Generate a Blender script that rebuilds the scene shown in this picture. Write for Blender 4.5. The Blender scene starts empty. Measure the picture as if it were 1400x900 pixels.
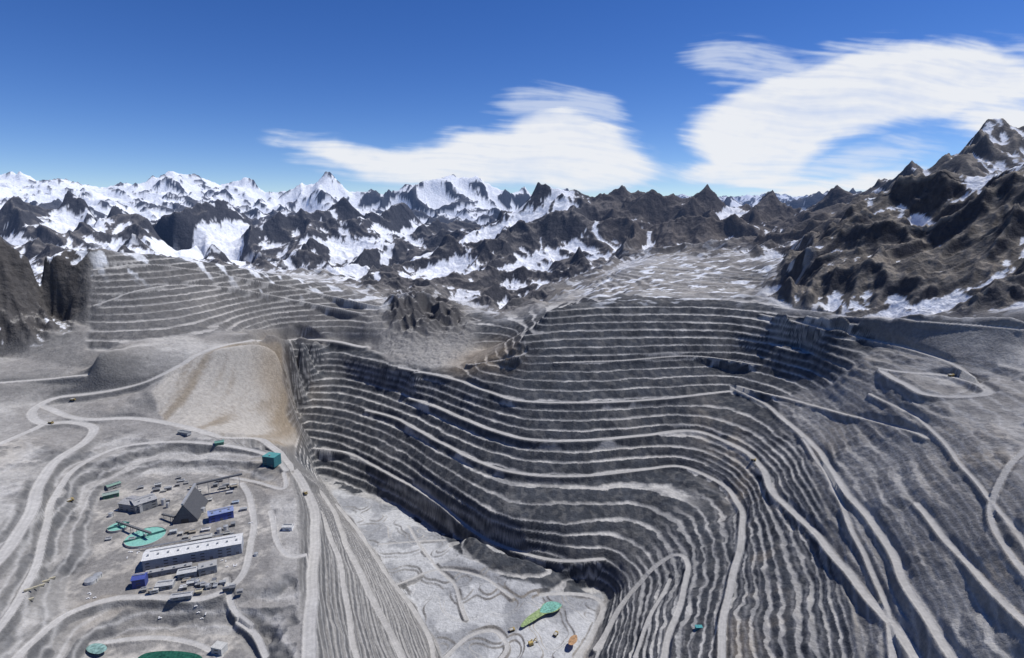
import bpy, math, numpy as np, random, time
from mathutils import Vector, Matrix
T0=time.time()
rnd=random.Random(5)
S=bpy.context.scene
# ------------------------------------------------------------------ survey geometry
HC=1000.0; FP=777.0; PITCH=math.radians(11.6); CP=math.cos(PITCH); SP=math.sin(PITCH)
def ray(u,v):
    x=(u-700)/FP; y=(450-v)/FP
    return x, CP+y*SP, -SP+y*CP
def P(u,v,z):
    a,b,c=ray(u,v); t=(z-HC)/c
    return (a*t,b*t,z)
def PD(u,v,r):
    a,b,c=ray(u,v); t=r/math.hypot(a,b)
    return (a*t,b*t,HC+t*c)
def proj(X,Y,Z):
    f=Y*CP-(Z-HC)*SP; up=Y*SP+(Z-HC)*CP
    f=np.maximum(f,1.0)
    return 700+FP*X/f, 450-FP*up/f
def sstep(a,b,x):
    t=np.clip((x-a)/(b-a),0,1); return t*t*(3-2*t)
# ------------------------------------------------------------------ noise
_rg=np.random.RandomState(11)
_ang=_rg.rand(256,256)*2*np.pi
_gx=np.cos(_ang).astype(np.float32); _gy=np.sin(_ang).astype(np.float32)
def perlin(x,y,seed=0):
    x=x+seed*37.17; y=y+seed*91.73
    xi=np.floor(x); yi=np.floor(y)
    fx=(x-xi).astype(np.float32); fy=(y-yi).astype(np.float32)
    xi=xi.astype(np.int64)&255; yi=yi.astype(np.int64)&255
    x1=(xi+1)&255; y1=(yi+1)&255
    u=fx*fx*fx*(fx*(fx*6-15)+10); v=fy*fy*fy*(fy*(fy*6-15)+10)
    a=_gx[xi,yi]*fx+_gy[xi,yi]*fy
    b=_gx[x1,yi]*(fx-1)+_gy[x1,yi]*fy
    c=_gx[xi,y1]*fx+_gy[xi,y1]*(fy-1)
    d=_gx[x1,y1]*(fx-1)+_gy[x1,y1]*(fy-1)
    r=(a+(b-a)*u); s=(c+(d-c)*u)
    return (r+(s-r)*v)*1.41
def fbm(x,y,o,seed=0):
    s=0;a=1;t=0
    for k in range(o):
        s=s+a*perlin(x*2**k,y*2**k,seed+k); t+=a; a*=.5
    return s/t
# ------------------------------------------------------------------ constraints
LN0,LN1=math.log(300.),math.log(34000.)
TH=math.radians(56)
NT=400; dC=2*TH/(NT-1); NR=int((LN1-LN0)/dC)+1
cw=np.zeros((NR,NT)); cz=np.zeros((NR,NT))
def gidx(x,y):
    return (np.log(np.hypot(x,y))-LN0)/dC, (np.arctan2(x,y)+TH)/dC
def line(pts):
    for p,q in zip(pts[:-1],pts[1:]):
        i0,j0=gidx(p[0],p[1]); i1,j1=gidx(q[0],q[1])
        n=int(max(abs(i1-i0),abs(j1-j0))*1.5)+2
        for t in np.linspace(0,1,n):
            i=int(round(i0+(i1-i0)*t)); j=int(round(j0+(j1-j0)*t))
            if 0<=i<NR and 0<=j<NT:
                cw[i,j]+=1; cz[i,j]+=p[2]+(q[2]-p[2])*t
def contour(z,pts): line([P(u,v,z) for u,v in pts])
def crest(pts,flank=0,sl=.5):
    q=[PD(*p) for p in pts]; line(q)
    if flank:
        for s in (-flank,flank*1.2):
            line([(x*(1+s),y*(1+s),z-abs(s)*math.hypot(x,y)*sl) for x,y,z in q])
def inpoly(U,V,poly):
    ins=np.zeros(U.shape,bool); n=len(poly)
    for k in range(n):
        x1,y1=poly[k]; x2,y2=poly[(k+1)%n]
        if y1==y2: continue
        c=((y1>V)!=(y2>V))&(U<(x2-x1)*(V-y1)/(y2-y1)+x1)
        ins^=c
    return ins
gi,gj=np.meshgrid(np.arange(NR),np.arange(NT),indexing='ij')
gR=np.exp(LN0+gi*dC); gT=-TH+gj*dC; gX=gR*np.sin(gT); gY=gR*np.cos(gT)
def pad(z,pts):
    m=inpoly(gX,gY,[P(u,v,z)[:2] for u,v in pts]); cw[m]=1; cz[m]=z
# pit
contour(0,[(430,648),(490,668),(545,690),(600,722),(640,752),(700,786),(770,802),(815,802),(835,818),(815,860),(800,900),(790,960),(760,1000),(650,1000),(620,960),(605,900),(575,840),(540,790),(500,735),(455,680),(430,648)])
contour(75,[(405,603),(470,618),(545,656),(610,698),(655,735),(705,757),(770,768),(835,764),(868,790),(860,850),(845,900),(840,970)])
contour(140,[(400,572),(470,583),(540,610),(600,652),(665,697),(715,713),(780,716),(850,707),(893,720),(925,770),(915,830),(900,900),(895,970)])
contour(207,[(395,542),(470,550),(545,574),(600,605),(660,632),(720,648),(800,650),(880,642),(935,640),(978,660),(1010,700),(1005,760),(992,830),(985,900),(985,970)])
contour(283,[(390,510),(470,515),(540,532),(600,556),(660,583),(725,600),(800,602),(880,594),(952,590),(1000,612),(1040,640),(1060,680),(1090,730),(1110,780),(1120,850),(1125,900),(1130,970)])
contour(368,[(385,477),(460,482),(530,500),(600,513),(650,530),(715,548),(800,550),(900,545),(1000,537),(1050,560),(1100,600),(1130,650),(1170,710),(1210,780),(1240,850),(1255,900),(1265,970)])
contour(440,[(662,497),(720,507),(800,508),(900,503),(1000,500),(1060,513),(1100,530),(1130,550),(1190,610),(1240,680),(1290,757),(1330,830),(1370,905),(1390,970)])
contour(500,[(692,480),(745,480),(850,478),(1000,475),(1060,482),(1100,492),(1180,542),(1270,618),(1330,690),(1390,780),(1450,860),(1520,950)])
contour(560,[(714,457),(765,450),(850,448),(1000,450),(1060,460),(1120,475),(1200,504),(1290,556),(1370,618),(1440,690),(1600,800)])
contour(600,[(1000,432),(1060,440),(1150,457),(1220,477),(1300,503),(1400,545),(1500,600)])
contour(640,[(747,420),(800,414),(900,412),(1000,414),(1060,420),(1150,432),(1220,445),(1310,460),(1400,480),(1500,520),(1700,620)])
pad(573,[(1225,512),(1300,517),(1340,527),(1330,536),(1270,538)])
crest([(1060,411,2300),(1150,424,2150),(1250,428,2050),(1350,428,2000),(1450,430,1950),(1700,430,1950)])
# basin behind right wall
crest([(800,402,2600),(900,399,2600),(1000,401,2600),(1050,406,2550)])
crest([(850,365,3600),(950,360,3700),(1050,360,3700)])
crest([(820,352,4900),(900,340,5000),(1000,336,5000),(1090,330,4900)])
# saddle, rubble hill, valley
contour(390,[(640,487),(660,480),(690,476)])
crest([(500,438,2750),(520,420,2850),(545,402,2950),(580,404,2950),(620,420,2900),(645,446,2850)])
contour(385,[(560,505),(600,500),(640,495)])
contour(330,[(640,432),(680,440),(715,436)])
line([PD(700,430,3400),PD(720,405,4200)])
# left bench hill
crest([(130,338,2800),(200,345,2850),(300,358,2950),(400,378,3100),(480,395,3150),(540,412,3100)])
line([P(130,478,575),P(220,468,552),P(300,458,545),P(380,455,520),P(450,461,420),P(510,468,402)])
# waste dump
line([P(205,540,450),P(235,510,485),P(265,490,520),P(310,475,545),P(350,468,545),P(382,472,520)])
line([P(205,560,415),P(225,574,400),P(260,583,393),P(300,589,380),P(350,598,330),P(392,609,250)])
# left side
line([P(-300,470,560),P(0,485,520),P(70,500,500),P(130,505,490)])
line([P(-300,560,470),P(0,560,440),P(60,552,428),P(120,545,430),P(190,535,440)])
line([P(-200,600,430),P(0,610,420),P(60,590,410),P(130,583,404),P(200,575,400)])
line([P(-200,720,440),P(0,720,420),P(40,660,412),P(90,612,408)])
line([P(-200,900,430),P(0,800,400),P(60,695,394),P(100,640,392),P(160,608,392),P(240,600,390),P(320,604,386),P(372,616,376)])
crest([(-400,285,2700),(-150,300,2750),(0,318,2800),(25,330,2800),(50,328,2820),(75,340,2800),(100,336,2820),(128,338,2820)])
line([P(-200,435,585),P(0,435,585),P(60,440,585),P(128,445,590)])
pad(350,[(128,700),(140,672),(200,647),(290,643),(360,665),(378,720),(372,770),(345,800),(290,812),(190,812),(150,815),(90,822),(90,790),(125,760)])
pad(318,[(120,905),(140,880),(210,868),(270,866),(330,872),(345,900),(340,960),(120,960)])
line([P(-200,1000,385),P(0,900,375),P(60,850,368)])
line([P(395,627,362),P(410,700,355),P(412,800,348),P(430,900,340),P(445,980,330)])
line([(-900,300,330),(-500,420,330),(-200,420,200),(0,600,0),(300,600,60),(480,430,300),(800,300,480)])
# mountains
line([P(-500,376,330),P(-100,384,330),P(130,380,300),P(300,388,260),P(450,392,250),P(560,400,250)])
crest([(-300,280,7500),(-100,275,7500),(0,282,7500),(50,298,7000),(110,272,7600),(180,284,7600),(240,300,7200),(300,280,7800),(370,304,7300),(420,296,7600),(470,278,8000),(520,272,8200),(560,288,8200)],.06,.55)
for s in ([(110,272,7600),(140,310,6800),(170,345,6000)],[(0,282,7500),(40,320,6600),(60,350,5700)],[(300,280,7800),(270,320,6700),(250,355,5700)],[(420,296,7600),(430,330,6500),(390,365,5500)],[(470,278,8000),(500,315,7000),(520,340,6300)],[(180,284,7600),(210,325,6500)]): crest(s)
crest([(-300,300,11500),(0,296,11500),(200,298,11500),(400,300,11500),(600,300,12000),(800,306,11000)])
crest([(-300,230,16500),(-50,226,16500),(0,228,16500),(50,236,16500),(90,233,16500),(120,243,16500),(160,240,16500),(195,238,16300),(215,231,16000),(232,220,16000),(250,233,16000),(285,244,16500),(330,250,16500),(400,266,16500)],.05,.45)
crest([(400,266,13500),(420,256,13500),(445,234,13500),(468,251,13500),(495,258,13600),(525,267,13600),(545,262,13600),(568,245,13600),(600,242,13600),(640,236,13600),(665,246,13600),(700,258,14000),(740,262,15000),(790,262,15500),(830,270,15500),(900,275,15500),(960,266,15500),(1000,276,15500),(1400,250,15500),(1700,250,15500)],.07,.6)
crest([(-400,262,30000),(1800,262,30000)])
crest([(470,356,5600),(540,344,5700),(600,325,6000),(650,303,6200),(700,283,6400),(735,262,6500),(768,250,6500),(795,262,6500),(815,282,6500)],.06,.65)
crest([(768,250,6500),(785,300,5700),(780,340,5200),(740,378,4600)])
crest([(700,283,6400),(665,335,5500),(650,385,4500)]); crest([(650,303,6200),(600,345,5400),(570,372,4800)])
crest([(735,262,6500),(725,320,5600),(712,370,4700)])
crest([(815,282,6500),(840,274,6500),(870,264,6500),(930,270,6500),(1000,269,6500),(1070,272,6500),(1110,274,6500),(1200,259,6200),(1260,230,5800),(1310,192,5500),(1350,153,5300),(1385,172,5300),(1450,185,5300),(1700,187,5300)],.07,.6)
for s in ([(1350,153,5300),(1320,216,4700),(1290,252,4300)],[(1385,172,5300),(1400,208,4700)],[(870,264,6500),(880,310,5700)],[(1000,269,6500),(1010,310,5700)],[(930,270,6500),(945,305,5800)],[(1200,259,6200),(1180,290,5400)]): crest(s)
crest([(500,322,8500),(700,318,8500),(900,318,9000),(1200,300,9000),(1600,280,9000)])
crest([(1036,400,2750),(1060,378,2800),(1110,335,2900),(1160,294,3050),(1200,266,3150),(1260,258,3150),(1300,246,3150),(1350,226,3100),(1400,208,3000),(1500,191,2900),(1700,186,2900)],.05,.55)
for s in ([(1160,294,3050),(1170,350,2700),(1165,400,2350)],[(1260,258,3150),(1270,330,2750),(1250,390,2350)],[(1350,226,3100),(1370,310,2650),(1350,385,2300)],[(1110,335,2900),(1110,385,2550)]): crest(s)
crest([(1150,318,4000),(1250,290,4000),(1400,262,4000),(1700,250,4000)])
# ------------------------------------------------------------------ Laplace solve
def down(w,z,f):
    r,c=w.shape; R=-(-r//f)*f; C=-(-c//f)*f
    W=np.zeros((R,C));Z=np.zeros((R,C)); W[:r,:c]=w; Z[:r,:c]=z
    return W.reshape(R//f,f,C//f,f).sum((1,3)), Z.reshape(R//f,f,C//f,f).sum((1,3))
H=None
for f,it in ((32,600),(16,500),(8,400),(4,350),(2,300),(1,220)):
    w,z=down(cw,cz,f); m=w>0; zz=np.where(m,z/np.maximum(w,1e-9),0)
    if H is None: H=np.full(w.shape,zz[m].mean())
    else:
        H=np.repeat(np.repeat(H,2,0),2,1)[:w.shape[0],:w.shape[1]]
    for k in range(it):
        H[m]=zz[m]
        p=np.pad(H,1,mode='edge')
        H=.25*(p[:-2,1:-1]+p[2:,1:-1]+p[1:-1,:-2]+p[1:-1,2:])
    H[m]=zz[m]
for k in range(2):
    p=np.pad(H,1,mode='edge')
    H=.5*H+.125*(p[:-2,1:-1]+p[2:,1:-1]+p[1:-1,:-2]+p[1:-1,2:])
print('solve',time.time()-T0)
# ------------------------------------------------------------------ mesh grid
rows=[np.arange(math.log(320),math.log(700),.0035),np.arange(math.log(700),math.log(3100),.00150),np.arange(math.log(3100),math.log(8000),.0024),np.arange(math.log(8000),LN1-.02,.0045)]
lr=np.concatenate(rows); NCOL=1280
th=np.linspace(-TH,TH,NCOL)
NROW=len(lr); print('rows',NROW,'verts',NROW*NCOL)
LR,THm=np.meshgrid(lr,th,indexing='ij'); R=np.exp(LR)
X=R*np.sin(THm); Y=R*np.cos(THm)
def sampleH(LRa,THa):
    fi=np.clip((LRa-LN0)/dC,0,NR-1.001); fj=np.clip((THa+TH)/dC,0,NT-1.001)
    i=fi.astype(int); j=fj.astype(int); a=fi-i; b=fj-j
    return (H[i,j]*(1-a)*(1-b)+H[i+1,j]*a*(1-b)+H[i,j+1]*(1-a)*b+H[i+1,j+1]*a*b)
L=sampleH(LR,THm)
def boxb(A,n,ax):
    k=2*n+1
    pw=[(0,0),(0,0)]; pw[ax]=(n+1,n)
    c=np.cumsum(np.pad(A,pw,mode='edge'),axis=ax)
    return (c[k:]-c[:-k])/k if ax==0 else (c[:,k:]-c[:,:-k])/k
for _ in range(2):
    L=boxb(boxb(L,2,0),1,1)
U,V=proj(X,Y,L)
def hit(u,v):
    a,b,c=ray(u,v); az=math.atan2(a,b); j=int(np.clip(round((az+TH)/(2*TH)*(NCOL-1)),0,NCOL-1))
    h=math.hypot(a,b); zr=HC+np.exp(lr)*c/h
    k=np.nonzero(zr<L[:,j])[0]
    k=k[0] if len(k) else len(lr)-1
    return math.exp(lr[k])*math.sin(az),math.exp(lr[k])*math.cos(az),L[k,j]
# masks painted as survey map polygons
RU0,RV0,RS=-500,80,4; RW,RHh=600,280
mu,mv=np.meshgrid(RU0+RS*np.arange(RW),RV0+RS*np.arange(RHh))
wu=mu+fbm(mu/40.,mv/40.,3,5)*14; wv=mv+fbm(mu/40.,mv/40.,3,9)*10
def mask(polys,blur=2):
    m=np.zeros(mu.shape)
    for p in polys: m=np.maximum(m,inpoly(wu,wv,p).astype(float))
    for _ in range(2): m=boxb(boxb(m,blur,0),blur,1)
    fi=np.clip((V-RV0)/RS,0,RHh-1.001); fj=np.clip((U-RU0)/RS,0,RW-1.001)
    i=fi.astype(int); j=fj.astype(int); a=fi-i; b=fj-j
    return m[i,j]*(1-a)*(1-b)+m[i+1,j]*a*(1-b)+m[i,j+1]*(1-a)*b+m[i+1,j+1]*a*b
mtn=mask([[(-500,470),(0,466),(60,462),(95,450),(118,425),(116,380),(132,340),(200,330),(300,345),(400,366),(470,384),(530,402),(600,400),(650,414),(690,430),(740,414),(770,392),(830,366),(900,346),(1000,340),(1060,348),(1080,368),(1040,396),(1045,408),(1100,416),(1150,425),(1250,426),(1400,416),(2000,416),(2000,80),(-500,80)]],2)
mtn=np.maximum(mtn,sstep(4500,5100,R))
ter=mask([[(385,470),(470,470),(540,492),(600,505),(650,492),(700,470),(735,425),(800,405),(900,402),(1030,408),(1150,430),(1210,465),(1130,530),(1060,545),(1110,640),(1130,720),(1180,900),(1180,1000),(800,1000),(820,850),(840,810),(760,812),(690,792),(600,735),(540,698),(430,655),(395,600)],
          [(125,345),(200,340),(300,352),(420,375),(530,405),(545,440),(520,458),(440,455),(380,450),(300,455),(200,465),(120,480)],
          [(600,470),(650,420),(740,425),(720,475),(660,470)]],1)
ter2=mask([[(400,640),(440,655),(500,730),(580,840),(610,900),(625,1000),(420,1000),(418,800),(412,700)],[(830,365),(1000,355),(1060,365),(1040,400),(900,402),(790,400)]],1)
ter3=mask([[(1060,545),(1210,465),(1400,500),(2000,600),(2000,1000),(1180,1000),(1180,900),(1130,700)],[(-500,560),(0,600),(90,610),(120,640),(90,700),(60,850),(0,960),(-500,1000)],[(90,640),(150,590),(380,605),(400,640),(360,665),(290,640),(200,640),(150,665),(130,760),(90,800),(70,720)],[(60,830),(345,818),(400,780),(420,900),(340,1000),(-100,1000)]],2)
fineb=mask([[(980,600),(1100,600),(1200,1000),(820,1000),(850,800),(940,700)]],4)
floor=mask([[(450,665),(545,695),(600,730),(640,760),(700,792),(770,808),(825,808),(810,860),(795,900),(780,1000),(630,1000),(605,900),(575,840),(530,780),(495,735)]],1)
plant=mask([[(128,700),(140,672),(200,647),(290,643),(360,665),(378,720),(372,770),(345,800),(290,812),(190,812),(150,815),(90,822),(90,790),(125,760)],[(120,905),(140,880),(210,868),(270,866),(330,872),(345,900),(340,960),(120,960)]],1)
dump=mask([[(205,535),(235,505),(265,486),(310,471),(350,466),(385,470),(392,540),(405,612),(350,602),(300,594),(260,588),(225,576)]],1)
rubble=mask([[(500,445),(520,420),(548,398),(640,425),(655,450),(640,480),(600,505),(540,500)]],1)
crag=mask([[(520,428),(545,396),(585,400),(640,424),(642,448),(600,456),(555,460)]],2)
rightm=mask([[(1030,400),(1100,330),(1160,285),(1250,240),(1350,150),(2000,100),(2000,440),(1100,425)]],2)
rhill=mask([[(1060,545),(1210,440),(2000,430),(2000,1000),(1220,1000),(1150,720)]],4)
# ------------------------------------------------------------------ roads
ROADS=[
([(350,466),(290,476),(250,498),(210,520),(170,532),(120,540),(75,545),(50,558),(45,570),(62,580),(100,578),(126,586),(118,602),(85,625),(60,655),(42,695),(18,740),(-20,790)],11),
([(60,556),(110,573),(180,573),(240,581),(300,595),(360,607),(398,636),(425,690),(432,760),(424,830),(418,900),(415,960)],10),
([(-50,530),(0,524),(60,520),(120,512)],8),([(-40,625),(0,608),(40,592),(60,580)],9),([(350,466),(400,466),(450,466),(500,476)],12),
([(-20,880),(30,810),(62,740),(72,685),(98,645),(160,614),(230,605),(300,609),(370,624),(395,645)],6.5),
([(330,662),(342,690),(347,740),(330,790),(280,820),(200,817),(150,822),(90,842),(45,880),(20,910)],6.5),
([(300,650),(350,660),(385,668),(388,645)],5),([(372,700),(378,740),(392,760),(418,762)],5),
([(130,880),(210,874),(262,880),(300,900)],5),([(330,850),(350,870),(365,900)],5),([(312,790),(318,830),(345,860)],5),
([(398,640),(440,675),(480,755),(512,830),(550,900),(570,960)],6.5),([(460,690),(500,742),(540,800),(580,862),(600,920)],5.5),([(440,700),(462,770),(478,840),(490,900),(495,960)],5),
([(545,503),(620,518),(665,536),(715,549),(800,551),(900,546),(1000,535)],7.5),
([(560,545),(600,558),(660,584),(725,601),(800,603),(880,596),(950,590),(1010,614),(1042,640),(1062,680),(1110,727),(1160,782),(1200,835),(1250,900),(1280,960)],8),
([(500,562),(545,574),(600,605),(660,633),(720,649),(800,651),(880,643),(930,639),(985,662),(1013,692),(1015,720),(1005,770),(995,830),(985,900),(985,960)],7),
([(430,612),(480,622),(545,655),(610,698),(655,733),(705,757),(770,768),(830,764)],6),
([(760,497),(850,494),(950,488),(1040,500)],5),
([(1000,532),(1050,556),(1110,610),(1150,662),(1200,730),(1240,800),(1280,862),(1320,930)],7),
([(1010,530),(1100,552),(1180,573),(1272,597)],5.5),([(1205,507),(1245,509),(1300,516),(1348,530),(1335,541),(1272,543),(1240,527),(1205,507)],9),
([(1040,430),(1110,446),(1180,463),(1250,480),(1310,502),(1348,530)],6),([(1060,420),(1150,432),(1260,440),(1400,452)],5),
([(1255,690),(1300,752),(1350,800),(1400,850),(1450,890)],5.5),([(1420,600),(1375,645),(1350,700),(1380,760),(1420,800)],4.5),([(1100,600),(1150,690),(1190,780),(1215,860),(1225,930)],4.5),
([(815,890),(845,835),(885,785),(925,757),(942,770),(935,810),(915,860),(905,910)],6),([(870,900),(888,850),(915,790)],4),
([(605,905),(640,872),(675,862),(690,885),(680,905)],5),([(520,745),(560,742),(610,738)],4),([(545,800),(600,780),(660,790),(700,820)],4),([(560,720),(590,770),(620,800),(640,850)],4),([(790,900),(812,860),(822,830),(800,815),(740,812)],6),
([(640,500),(700,490),(720,478)],5),([(130,420),(200,395),(300,392),(400,410),(500,430)],6),([(130,372),(200,362),(300,375),(420,398),(520,420)],5),
([(840,390),(900,378),(980,380),(1050,372)],6),([(1190,540),(1250,570),(1320,640),(1380,720),(1420,780)],4),
]
Dm=np.full(X.shape,9.0); Zr=np.zeros(X.shape)
for pts,w in ROADS:
    hp=np.array([hit(*p) for p in pts]); n=len(hp)
    q=np.vstack([2*hp[0]-hp[1],hp,2*hp[-1]-hp[-2]])
    out=[]
    for k in range(n-1):
        p0,p1,p2,p3=q[k:k+4]; m=max(2,int(np.hypot(*(p2-p1)[:2])/5))
        for t in np.arange(m)/m:
            out.append(.5*((2*p1)+(p2-p0)*t+(2*p0-5*p1+4*p2-p3)*t*t+(3*p1-p0-3*p2+p3)*t**3))
    out=np.array(out)
    out[:,0]+=np.array([4*math.sin(k*.07+w)+1.5*math.sin(k*.19) for k in range(len(out))])
    zz=out[:,2]; kk=9
    for _ in range(2):
        c=np.cumsum(np.pad(zz,(kk+1,kk),mode='edge')); zz=(c[2*kk+1:]-c[:-2*kk-1])/(2*kk+1)
    for (x,y,_z),z in zip(out,zz):
        r=math.hypot(x,y); az=math.atan2(x,y); rad=w*2.8
        i0=np.searchsorted(lr,math.log(max(r-rad,1))); i1=np.searchsorted(lr,math.log(r+rad))
        dj=rad/r/(2*TH)*(NCOL-1); jc=(az+TH)/(2*TH)*(NCOL-1)
        j0=max(0,int(jc-dj)); j1=min(NCOL,int(jc+dj)+2)
        if i1<=i0 or j1<=j0: continue
        d=np.hypot(X[i0:i1,j0:j1]-x,Y[i0:i1,j0:j1]-y)/w
        s=Dm[i0:i1,j0:j1]; b=d<s
        s[b]=d[b]; Zr[i0:i1,j0:j1][b]=z
print('roads',time.time()-T0)
# ------------------------------------------------------------------ detail
wx=X+260*fbm(X/1300,Y/1300,3,40)+30*perlin(X/210,Y/210,43); wy=Y+260*fbm(X/1300,Y/1300,3,50)+30*perlin(X/210,Y/210,53)
hm=np.zeros(X.shape); wgt=np.ones(X.shape); rid=np.zeros(X.shape); tot=np.zeros(X.shape)
lam=3600.; k=0
nearw=sstep(4200,3300,R)
nlm=mask([[(-500,200),(135,200),(135,500),(-500,500)]],3)*sstep(3500,3200,R)
while lam>14:
    g=(1-sstep(.14,.28,lam/R))*sstep(.0022,.004,lam/R)
    if lam>120: g=g*(1-.8*nlm)
    pn=perlin(wx/lam+wy/lam*.35,wy/lam-wx/lam*.35,60+k)
    n=np.clip(1-np.abs(pn)*2.0,0,1)
    n=n**1.2
    q_=lam/R
    a=lam*(.135+.065*sstep(.03,.07,q_)+nearw*.06*sstep(.12,.04,q_))
    a=np.where(lam>1500,lam*.10,a)
    hm+=g*a*(n-.55)*(.40+.75*wgt)
    wgt=np.where(g>.3,np.clip(wgt*.35+n*.75,0,1),wgt)
    if lam<1800:
        rid+=g*n*lam**.7; tot+=g*lam**.7
    lam*=.52; k+=1
rid/=np.maximum(tot,1e-6)
basin=sstep(2400,2600,R)*(1-mtn)
gn=fbm(X/160,Y/160,4,3); fn=fbm(X/28,Y/28,3,7)
calm=np.clip(plant+floor*.85+dump*.7,0,1)
HB=23.0
zi=L+gn*10*(1-mtn)
w2=perlin(X/90,Y/90,21)*3+fbm(X/30,Y/30,2,22)*3.4
_lv=np.random.RandomState(3).rand(200)
def terrace(z,h,fl,vary=0.):
    t=z/h; k=np.floor(t); f=t-k
    if vary: fl=np.clip(fl+vary*(_lv[np.clip(k.astype(int)+60,0,199)]-.5)+vary*.5*perlin(X/130,Y/130,29),.10,.62)
    e=np.clip((f-fl)/(1-fl),0,1); e=e**.9
    return (k+e)*h, sstep(0,.12,f-fl)*1.0, f
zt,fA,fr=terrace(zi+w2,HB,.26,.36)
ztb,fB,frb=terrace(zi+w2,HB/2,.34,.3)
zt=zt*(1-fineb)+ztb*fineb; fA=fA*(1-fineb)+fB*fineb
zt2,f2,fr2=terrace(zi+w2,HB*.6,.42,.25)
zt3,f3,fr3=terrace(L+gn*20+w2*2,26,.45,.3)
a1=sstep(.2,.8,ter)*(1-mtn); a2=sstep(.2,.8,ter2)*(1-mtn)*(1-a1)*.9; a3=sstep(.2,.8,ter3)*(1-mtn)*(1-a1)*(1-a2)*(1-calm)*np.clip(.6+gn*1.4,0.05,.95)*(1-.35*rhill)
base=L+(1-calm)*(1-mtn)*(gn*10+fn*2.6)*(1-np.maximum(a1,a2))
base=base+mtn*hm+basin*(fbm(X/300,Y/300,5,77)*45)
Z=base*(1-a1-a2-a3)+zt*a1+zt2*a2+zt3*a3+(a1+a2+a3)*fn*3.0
rr1=1-np.abs(perlin(wx/150,wy/150,31))*2; rr2=1-np.abs(perlin(wx/60,wy/60,33))*2; rr3=1-np.abs(perlin(wx/24,wy/24,34))*2
Z+=rubble*(1-calm)*(rr2*4+rr3*3-3)+crag*(rr1*50+rr2*20-28)
Z+=nlm*mtn*(rr1*22+rr2*16-16)
Z+=dump*(perlin(X/12,Y/90,35))*1.6
blk=perlin(X/70,Y/70,36)
Z+=floor*(sstep(.02,.10,blk)*3.5-sstep(-.12,-.2,blk)*3+fn*1.2)
rw=1-sstep(1.0,2.2,Dm)
rw=rw*(1-mtn)
Z=Z*(1-rw)+Zr*rw
Z+=(np.exp(-((Dm-1.12)/.16)**2))*1.4*(1-mtn)
# ------------------------------------------------------------------ normals
Pn=np.stack([X,Y,Z],-1)
def nrmz(Zs):
    Q=np.stack([X,Y,Zs],-1)
    di=np.empty_like(Q); di[1:-1]=Q[2:]-Q[:-2]; di[0]=Q[1]-Q[0]; di[-1]=Q[-1]-Q[-2]
    dj=np.empty_like(Q); dj[:,1:-1]=Q[:,2:]-Q[:,:-2]; dj[:,0]=Q[:,1]-Q[:,0]; dj[:,-1]=Q[:,-1]-Q[:,-2]
    N=np.cross(dj,di); return np.abs(N[...,2])/np.linalg.norm(N,axis=-1)
nz=nrmz(Z); nzs=nrmz(boxb(boxb(Z,3,0),3,1))
print('detail',time.time()-T0)
# ------------------------------------------------------------------ colour (bench-face shade and far haze painted in)
def C(*c): return np.array(c,float)
def mixc(A,c,w): 
    w=np.clip(w,0,1)[...,None]; return A*(1-w)+c*w
lowv=fbm(X/420,Y/420,4,13); medv=fbm(X/70,Y/70,4,15); hiv=fbm(X/14,Y/14,2,17)
col=np.broadcast_to(C(.215,.208,.20),X.shape+(3,)).copy()
col=mixc(col,C(.375,.366,.35),sstep(-.3,.5,lowv+medv*.5))
col=mixc(col,C(.28,.245,.20),sstep(.05,.6,fbm(X/350,Y/350,3,19))*.55)
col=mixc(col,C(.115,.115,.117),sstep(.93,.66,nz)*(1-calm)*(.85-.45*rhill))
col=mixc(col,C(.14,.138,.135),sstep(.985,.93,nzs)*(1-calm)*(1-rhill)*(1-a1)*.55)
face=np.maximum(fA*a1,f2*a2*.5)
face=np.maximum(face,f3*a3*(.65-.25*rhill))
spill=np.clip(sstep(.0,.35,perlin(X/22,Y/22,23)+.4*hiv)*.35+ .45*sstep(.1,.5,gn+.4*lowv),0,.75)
fc=C(.056,.061,.070)*(1+.5*medv[...,None])  # dark blue-grey rock, with the bench faces' shade painted into it
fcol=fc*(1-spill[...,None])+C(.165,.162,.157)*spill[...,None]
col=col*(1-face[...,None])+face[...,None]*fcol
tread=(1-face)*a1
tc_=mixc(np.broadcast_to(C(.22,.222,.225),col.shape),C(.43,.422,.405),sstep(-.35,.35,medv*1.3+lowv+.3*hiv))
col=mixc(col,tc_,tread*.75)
pale=mask([[(120,335),(545,400),(550,450),(380,458),(115,490)],[(830,350),(1060,350),(1050,405),(760,408)]],2)
col=mixc(col,C(.27,.252,.23),pale*.30)
dst=sstep(-.15,.75,perlin(X/34+.3*medv,Y/300,41)+.5*perlin(X/120,Y/160,42)+.3*hiv)
col=mixc(col,mixc(np.broadcast_to(C(.35,.33,.30),col.shape),C(.22,.19,.15),dst),sstep(.3,.8,dump)*.9)
orange=mask([[(350,470),(384,470),(392,540),(405,612),(385,600),(365,540)],[(590,495),(640,478),(700,472),(720,490),(650,508)]],3)
col=mixc(col,C(.27,.21,.14),orange*.65)
brown=mask([[(940,560),(1000,560),(1080,700),(1120,900),(1180,1000),(960,1000),(1010,760)],[(1230,560),(1400,600),(1400,900),(1300,760)],[(395,500),(430,500),(440,560),(400,560)]],4)
col=mixc(col,C(.24,.20,.15),brown*.5*sstep(-.2,.5,medv+lowv))
rk=np.clip(crag*sstep(.96,.80,nz)*1.2,0,1)*(1-calm)
col=mixc(col,C(.25,.242,.23)*1.,rubble*.7); col=mixc(col,C(.085,.083,.085),rk)
col=mixc(col,C(.16,.158,.155),rubble*(1-rk)*sstep(.1,.5,perlin(X/18,Y/18,88)+.3*hiv)*.5)
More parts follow.
